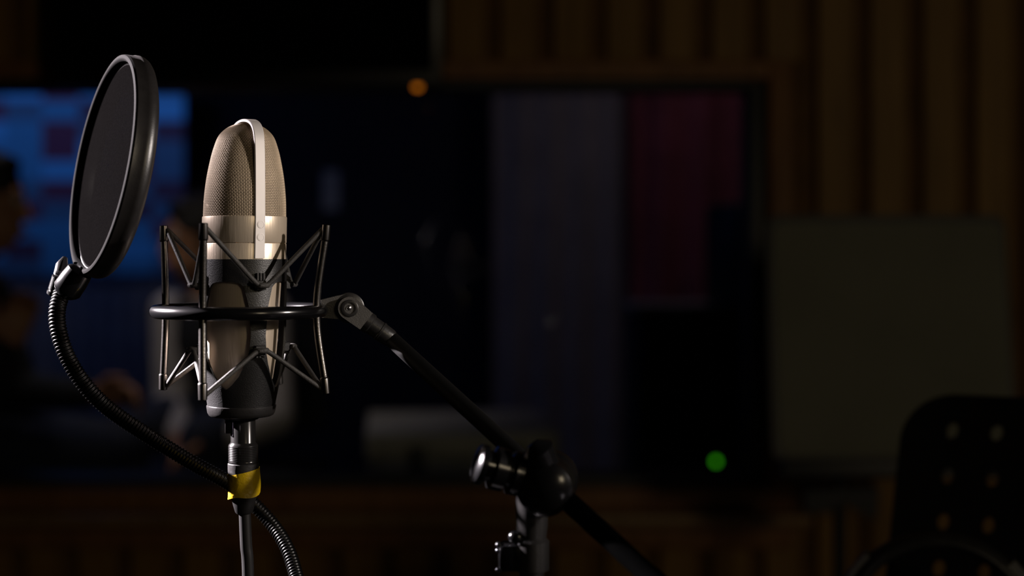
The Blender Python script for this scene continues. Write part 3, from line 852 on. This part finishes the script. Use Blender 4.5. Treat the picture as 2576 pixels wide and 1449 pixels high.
# ================================================================== CONTROL ROOM BEHIND THE GLASS
# display on the far wall
yd = 5.95
d0 = at(462, 690, yd); d1 = at(462, 203, yd)
dw = 1.40
ds = thing('wall_display', (d0.x - dw / 2, yd, d0.z), 'large glowing blue display on the far wall of the control room', 'display')
obj('casing', B((d0.x - dw - .012, yd + .004, d0.z - .012), (d0.x + .012, yd + .06, d1.z + .012), .005), 'tv_black', ds)
bm = B((d0.x - dw, yd, d0.z), (d0.x, yd + .006, d1.z))
obj('screen', bm, 'display_picture', ds, smooth=False, label='glowing blue picture with dark purple blocks')
obj('wall_arm', B((d0.x - dw / 2 - .15, yd + .06, d0.z + .3), (d0.x - dw / 2 + .15, Y1, d0.z + .5)), 'tv_black', ds, smooth=False)
# slatted cabinet below it
yc = 5.62
c0 = at(466, 700, yc); 
cabw = 1.45
cab = thing('cabinet', (c0.x - cabw / 2, yc, 0), 'low cabinet with upright grey slats under the blue display', 'cabinet')
obj('body', B((c0.x - cabw, yc + .012, .06), (c0.x, yc + .40, c0.z - .02), .004), 'cabinet_blue', cab)
obj('top', B((c0.x - cabw - .01, yc - .01, c0.z - .02), (c0.x + .01, yc + .41, c0.z), .004), 'cabinet_blue', cab)
k = 0; xx = c0.x - .045
while xx > c0.x - cabw + .03:
    obj('slat', B((xx - .028, yc - .004, .07), (xx + .020, yc + .014, c0.z - .025), .003), 'slat_grey', cab); xx -= .072
for lx in (c0.x - cabw + .03, c0.x - .07):
    for ly in (yc + .03, yc + .34): obj('foot', B((lx, ly, 0), (lx + .04, ly + .04, .062)), 'stand_black', cab, smooth=False)
# curtains on the far right
def curtain(name, x0, x1, y, z0, z1, m, label, cat, folds, amp):
    t = thing(name, ((x0 + x1) / 2, y, z0), label, cat)
    n = folds * 10; rows = []
    for j in range(15):
        z = z0 + (z1 - z0) * j / 14
        front = []; back = []
        for i in range(n + 1):
            u = i / n; x = x0 + (x1 - x0) * u
            dy = amp * math.sin(2 * PI * folds * u + .5 * math.sin(3 * z)) * (1 - .25 * j / 14) + amp * .4 * math.sin(2 * PI * folds * .37 * u + z)
            front.append(Vector((x, y + dy, z))); back.append(Vector((x, y + dy + .004, z)))
        rows.append(front + back[::-1])
    bm = N(); grid(bm, rows, True, True, True); obj('cloth', bm, m, t, angle=80)
    bm = N(); tube(bm, [(x0 - .03, y, z1 + .012), (x1 + .03, y, z1 + .012)], .012, 14); obj('rail', bm, 'stand_black', t)
    return t
yk = 5.95
curtain('grey_curtain', at(1240, 0, yk).x, at(1640, 0, yk).x, yk, .02, 2.1, 'mauve_cloth', 'pale mauve grey curtain on the far wall seen through the window', 'curtain', 5, .012)
curtain('crimson_curtain', at(1585, 0, yk - .12).x, at(1990, 0, yk - .12).x, yk - .13, .02, 2.1, 'crimson_cloth', 'dark crimson curtain hanging behind the equipment rack', 'curtain', 4, .035)
# rack with loudspeaker
yr = 4.0
r0 = at(1605, 768, yr)
rw = .42
rk = thing('equipment_rack', (r0.x + rw / 2, yr + .2, 0), 'black equipment rack with pale top and green light behind the window', 'rack')
obj('body', B((r0.x, yr, .05), (r0.x + rw, yr + .42, r0.z - .018), .005), 'rack_black', rk)
obj('top', B((r0.x - .008, yr - .012, r0.z - .018), (r0.x + rw + .008, yr + .43, r0.z), .004), 'rack_top', rk, label='pale rack top')
zz = .12
while zz + .085 < r0.z - .03:
    pn = obj('rack_unit', B((r0.x + .02, yr - .008, zz), (r0.x + rw - .02, yr + .002, zz + .082), .002), 'rack_black', rk)
    for q in range(4):
        bm = N(); lathe(bm, (r0.x + .08 + q * .06, yr - .008, zz + .04), (0, -1, 0), [(0, .011), (.012, .010), (.013, 0)], 14, False); obj('knob', bm, 'stand_black', pn)
    zz += .089
p = at(1801, 1161, yr - .01)
bm = N(); lathe(bm, (p.x, yr - .006, p.z), (0, -1, 0), [(0, .008), (.006, .008), (.009, .004), (.0095, 0)], 18, False)
obj('power_light', bm, 'green_led', rk, label='glowing green power light')
for lx in (r0.x + .02, r0.x + rw - .06):
    for ly in (yr + .03, yr + .35): obj('caster', B((lx, ly, 0), (lx + .04, ly + .04, .052), .006), 'stand_black', rk)
sx0 = at(1812, 0, yr).x
spk = thing('loudspeaker', (sx0 + .11, yr + .15, r0.z), 'black loudspeaker with amber light standing on the equipment rack', 'loudspeaker')
sw, sh_, sdp = .18, .29, .2
mt_ = Matrix.Translation(Vector((sx0 + .10, yr + .13, r0.z))) @ Matrix.Rotation(rad(20), 4, 'Z')
obj('cabinet', B((-sw / 2, -sdp / 2, 0), (sw / 2, sdp / 2, sh_), .012, mt_), 'speaker_black', spk)
for zc_, r_ in ((.10, .062), (.215, .026)):
    bm = N(); lathe(bm, (0, -sdp / 2 + .002, zc_), (0, -1, 0), [(0, r_ * 1.12), (.006, r_ * 1.1), (.006, r_), (-.004, r_ * .9), (-.012, r_ * .45), (-.006, r_ * .3), (-.003, 0)], 28, False)
    for v in bm.verts: v.co = mt_ @ v.co
    obj('driver', bm, 'stand_black', spk)
p = at(1847, 562, yr)
bm = N(); lathe(bm, (-.055, -sdp / 2 + .001, .235), (0, -1, 0), [(0, .014), (.003, .014), (.005, .009), (.0055, 0)], 18, False)
for v in bm.verts: v.co = mt_ @ v.co
obj('amber_light', bm, 'amber_dim', spk, label='dim amber light')
# road case with a pale top
ry = 3.42
rc0 = at(925, 1092, ry)
mt_ = Matrix.Translation(Vector((rc0.x, ry, 0))) @ Matrix.Rotation(rad(5), 4, 'Z')
rcs = thing('road_case', (rc0.x + .2, ry + .25, 0), 'grey road case with a pale lid standing below the window', 'case')
hz = rc0.z
obj('box', B((0, 0, .03), (.46, .52, hz - .06), .006, mt_), 'case_grey', rcs)
obj('lid', B((-.006, -.006, hz - .06), (.466, .526, hz), .008, mt_), 'case_top', rcs, label='pale lid')
obj('handle', B((.17, -.03, hz - .22), (.29, -.004, hz - .19), .006, mt_), 'stand_black', rcs)
for q in (.10, .34): obj('latch', B((q, -.016, hz - .10), (q + .04, -.004, hz - .03), .003, mt_), 'stand_black', rcs)
for q in (.03, .40):
    for q2 in (.03, .44): obj('caster', B((q, q2, 0), (q + .035, q2 + .035, .032), .006, mt_), 'stand_black', rcs)
# pale card added on the far wall for a reflection in the glass
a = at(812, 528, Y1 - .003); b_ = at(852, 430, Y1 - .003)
tag(obj('reflection_card', B((a.x, Y1 - .003, a.z), (b_.x, Y1 - .0005, b_.z)), 'glass_reflection', smooth=False), 'small upright pale card standing in for a reflection in the window glass', 'glass_reflection')

# ------------------------------------------------------------------ people
def blob(parts, voxel, smooth_it=6):
    bm = N()
    for p_ in parts:
        if p_[0] == 's': sphere(bm, p_[1], p_[2], p_[3] if len(p_) > 3 else (1, 1, 1), 2, p_[4] if len(p_) > 4 else None)
        else:
            _, a_, b2, ra, rb = p_
            a_ = Vector(a_); b2 = Vector(b2); n_ = 9
            sphere(bm, a_, ra, sub=2); sphere(bm, b2, rb, sub=2)
            tube(bm, [a_, b2], [ra, rb], 14)
    me = bpy.data.meshes.new('tmp'); bm.to_mesh(me); bm.free()
    t = bpy.data.objects.new('tmp', me); COL.objects.link(t)
    m1 = t.modifiers.new('r', 'REMESH'); m1.mode = 'VOXEL'; m1.voxel_size = voxel
    m2 = t.modifiers.new('s', 'SMOOTH'); m2.factor = .5; m2.iterations = smooth_it
    dg = bpy.context.evaluated_depsgraph_get(); dg.update()
    res = bpy.data.meshes.new_from_object(t.evaluated_get(dg))
    bm2 = N(); bm2.from_mesh(res)
    bpy.data.objects.remove(t); bpy.data.meshes.remove(me); bpy.data.meshes.remove(res)
    return bm2
def hand_parts(w_, fwd, side, up, curl=.5):
    """palm and five bent fingers; fwd = along the hand, side = towards the thumb"""
    fwd = fwd.normalized(); side = (side - fwd * side.dot(fwd)).normalized(); pal = fwd.cross(side)
    if pal.dot(up) > 0: pal = -pal            # pal points to the palm side, away from up
    L = [('c', w_, w_ + fwd * .03, .024, .027)]
    for q in (-.026, -.009, .009, .026):
        L.append(('c', w_ + fwd * .02 + side * q * .8, w_ + fwd * .085 + side * q, .014, .0125))
    for q, ln in ((.028, .072), (.0095, .082), (-.0095, .076), (-.028, .060)):
        b0 = w_ + fwd * .085 + side * q
        b1 = b0 + (fwd * math.cos(curl * .6) + pal * math.sin(curl * .6)) * ln * .45
        b2 = b1 + (fwd * math.cos(curl * 1.5) + pal * math.sin(curl * 1.5)) * ln * .32
        b3 = b2 + (fwd * math.cos(curl * 2.2) + pal * math.sin(curl * 2.2)) * ln * .23
        L += [('c', b0, b1, .0095, .009), ('c', b1, b2, .009, .0083), ('c', b2, b3, .0083, .007)]
    t0 = w_ + fwd * .02 + side * .024; t1 = t0 + (fwd * .7 + side * .7) * .04; t2 = t1 + (fwd * .92 + side * .3 + pal * .2) * .03; t3 = t2 + fwd * .022 + pal * .006
    L += [('c', t0, t1, .014, .011), ('c', t1, t2, .011, .0095), ('c', t2, t3, .0095, .0075)]
    return L
def person(root, J, face, shirt, vest, trousers):
    """J: joints (world); face: unit vector the head looks along"""
    fx = Vector(face).normalized(); sd_ = UP.cross(fx).normalized()
    hm = Matrix((sd_, -fx, UP)).transposed().to_3x3()
    h = J['head']
    def hv(x, f, z): return h + sd_ * x + fx * f + UP * z
    body = [('s', h + UP * .02, .1, (.76, .96, 1.05), hm), ('s', hv(0, .022, -.05), .07, (.86, .95, 1.1), hm), ('s', hv(0, .045, -.095), .028, (1.1, .9, .8), hm),
            ('c', hv(0, .09, .005), hv(0, .103, -.035), .009, .012), ('s', hv(0, .088, -.068), .018, (1.4, .6, .6), hm),
            ('s', hv(.028, .084, .028), .016, (1.3, .5, .5), hm), ('s', hv(-.028, .084, .028), .016, (1.3, .5, .5), hm),
            ('s', hv(.077, -.012, -.01), .024, (.35, .7, 1.15), hm), ('s', hv(-.077, -.012, -.01), .024, (.35, .7, 1.15), hm),
            ('c', hv(0, -.015, -.06), J['neck'], .054, .058)]
    body += [('c', J['neck'], J['chest'], .07, .115), ('c', J['chest'], J['pelvis'], .12, .12)]
    for s_ in 'lr':
        body += [('c', J['neck'], J['sh' + s_], .06, .052), ('c', J['sh' + s_], J['el' + s_], .045, .037), ('c', J['el' + s_], J['wr' + s_], .036, .026)]
        body += [('c', J['pelvis'], J['hip' + s_], .11, .085), ('c', J['hip' + s_], J['kn' + s_], .078, .056), ('c', J['kn' + s_], J['an' + s_], .054, .036), ('c', J['an' + s_] - UP * .03, J['an' + s_] - UP * .035 + fx * .15, .035, .03)]
        fw = J['hf' + s_]; body += hand_parts(J['wr' + s_], fw, J['hs' + s_], UP, J.get('curl', .5))
    bo = obj('body', blob(body, .0065, 4), 'skin', root, angle=180)
    for e_ in (-1, 1):
        bm = N(); sphere(bm, hv(e_ * .031, .079, .008), .0125, sub=2); obj('eye', bm, 'eye_white', bo)
    bm = N(); sphere(bm, hv(0, .094, -.069), .02, (1.15, .45, .36), 2, hm); obj('lips', bm, 'lips', bo)
    hr = [('s', hv(0, -.012, .042), .104, (.82, 1.0, .98), hm), ('s', hv(0, -.045, -.005), .085, (.95, .8, 1.15), hm), ('s', hv(0, .03, .095), .06, (1.1, 1, .5), hm),
          ('s', hv(.062, -.02, .02), .05, (.5, .9, 1.2), hm), ('s', hv(-.062, -.02, .02), .05, (.5, .9, 1.2), hm)]
    obj('hair', blob(hr, .007, 2), 'hair', root, angle=180)
    sl = [('c', J['neck'] - UP * .035, J['chest'], .078, .13), ('c', J['chest'], J['pelvis'], .135, .135)]
    for s_ in 'lr':
        sl += [('c', J['neck'] - UP * .03, J['sh' + s_], .066, .066), ('c', J['sh' + s_], J['el' + s_], .062, .052), ('c', J['el' + s_], J['el' + s_].lerp(J['wr' + s_], .88), .052, .040)]
    obj('shirt', blob(sl, .011, 3), shirt, root, angle=180)
    if vest:
        vt = [('c', J['neck'] - UP * .06, J['chest'], .085, .145), ('c', J['chest'], J['pelvis'] + UP * .03, .150, .150)]
        for s_ in 'lr': vt += [('c', J['neck'] - UP * .055, J['neck'].lerp(J['sh' + s_], .72) - UP * .01, .074, .070), ('c', J['chest'], J['chest'].lerp(J['sh' + s_], .45), .11, .09)]
        obj('vest', blob(vt, .012, 3), vest, root, angle=180)
    tr2 = [('c', J['pelvis'], J['pelvis'] + UP * .02, .14, .14)]
    for s_ in 'lr': tr2 += [('c', J['pelvis'], J['hip' + s_], .125, .10), ('c', J['hip' + s_], J['kn' + s_], .094, .070), ('c', J['kn' + s_], J['an' + s_] + UP * .02, .068, .056)]
    obj('trousers', blob(tr2, .012, 3), trousers, root, angle=180)
    for s_ in 'lr':
        q = J['an' + s_]
        obj('shoe', blob([('c', q - UP * .035, q - UP * .04 + fx * .16, .046, .036), ('s', q - UP * .01, .05)], .009, 2), 'stand_black', root, angle=180)
def office_chair(name, x, y, facing, label, seat_z=.44, col='dark_cloth'):
    t = thing(name, (x, y, 0), label, 'chair')
    f_ = Vector((facing[0], facing[1], 0)).normalized(); s_ = UP.cross(f_)
    m_ = Matrix((s_, f_, UP)).transposed().to_4x4(); m_.translation = Vector((x, y, 0))
    obj('seat', B((-.24, -.22, seat_z - .07), (.24, .24, seat_z), .025, m_, 3), col, t)
    m2 = m_ @ Matrix.Translation((0, -.27, seat_z + .06)) @ Matrix.Rotation(rad(8), 4, 'X')
    obj('backrest', B((-.21, -.03, 0), (.21, .02, .40), .02, m2, 3), col, t)
    obj('back_stem', B((-.03, -.31, seat_z - .05), (.03, -.25, seat_z + .12), .006, m_), 'stand_black', t)
    bm = N(); tube(bm, [(x, y, seat_z - .06), (x, y, .07)], .025, 18); obj('column', bm, 'stand_black', t)
    for k in range(5):
        a_ = 2 * PI * k / 5 + .3; d = Vector((math.cos(a_), math.sin(a_), 0)); c_ = Vector((x, y, 0))
        bm = N(); tube(bm, [c_ + UP * .09, c_ + d * .28 + UP * .06], [.022, .015], 10); l_ = obj('leg', bm, 'stand_black', t)
        bm = N(); lathe(bm, c_ + d * .28 + UP * .027 - d.cross(UP) * .015, d.cross(UP), [(0, .02), (.003, .027), (.027, .027), (.03, .02)], 16); obj('caster', bm, 'stand_black', l_)
    return t
# person behind the microphone: three-quarter to the left, grey sleeves, dark vest
D2 = 4.1
head = at(498, 602, D2)
bx_ = head.x + .045
def q2(px, py, D): return at(px, py, D)
pel = Vector((bx_ + .03, D2 + .10, .545))
J = dict(head=head, neck=Vector((bx_ - .01, D2 + .03, .885)), chest=Vector((bx_, D2 + .05, .76)), pelvis=pel,
         shr=Vector((bx_ - .125, D2 + .02, .845)), shl=Vector((bx_ + .165, D2 - .03, .845)),
         elr=Vector((bx_ - .115, D2 - .04, .585)), ell=q2(695, 1050, D2 - .22),
         wrr=q2(452, 1105, D2 - .26), wrl=q2(548, 1112, D2 - .36),
         hfr=Vector((.35, -.75, -.35)), hsr=Vector((1, 0, .2)), hfl=Vector((-.85, -.25, -.35)), hsl=Vector((.2, -1, .4)),
         hipr=pel + Vector((-.10, -.06, -.01)), hipl=pel + Vector((.10, -.08, -.01)),
         knr=pel + Vector((-.20, -.42, -.02)), knl=pel + Vector((.02, -.46, -.02)),
         anr=pel + Vector((-.20, -.40, -.465)), anl=pel + Vector((.02, -.44, -.465)), curl=.45)
p2 = thing('person', (pel.x, pel.y, 0), 'seated person in grey shirt and dark vest, mostly hidden behind the microphone', 'person')
person(p2, J, (-.86, -.5, -.04), 'grey_shirt', 'dark_vest', 'denim')
office_chair('office_chair', pel.x, pel.y + .0, (-.15, -1), 'dark office chair under the person behind the microphone', .405)
# person at the left edge, in profile, hand raised
D1 = 3.42
head = at(-42, 512, D1)
bx_ = head.x - .05
pel = Vector((bx_ - .06, D1 + .02, .56))
J = dict(head=head, neck=Vector((bx_ + .005, D1, .955)), chest=Vector((bx_ - .01, D1, .80)), pelvis=pel,
         shr=Vector((bx_ - .01, D1 - .18, .91)), shl=Vector((bx_ - .01, D1 + .18, .91)),
         elr=at(-90, 975, D1 - .20), ell=Vector((bx_ + .06, D1 + .22, .66)),
         wrr=at(15, 872, D1 - .16), wrl=Vector((bx_ + .28, D1 + .15, .66)),
         hfr=Vector((.35, .05, .9)), hsr=Vector((-.6, -.3, .2)), hfl=Vector((1, -.2, 0)), hsl=Vector((0, -.6, .8)),
         hipr=pel + Vector((.06, -.10, -.01)), hipl=pel + Vector((.06, .10, -.01)),
         knr=pel + Vector((.42, -.14, -.03)), knl=pel + Vector((.42, .07, -.03)),
         anr=pel + Vector((.40, -.14, -.475)), anl=pel + Vector((.40, .07, -.475)), curl=.7)
p1 = thing('person', (pel.x, pel.y, 0), 'seated person in dark clothes at the left edge with a raised hand', 'person')
person(p1, J, (.97, .2, 0), 'dark_cloth', None, 'denim')
office_chair('office_chair', pel.x, pel.y, (1, 0), 'dark office chair under the person at the left edge', .42)
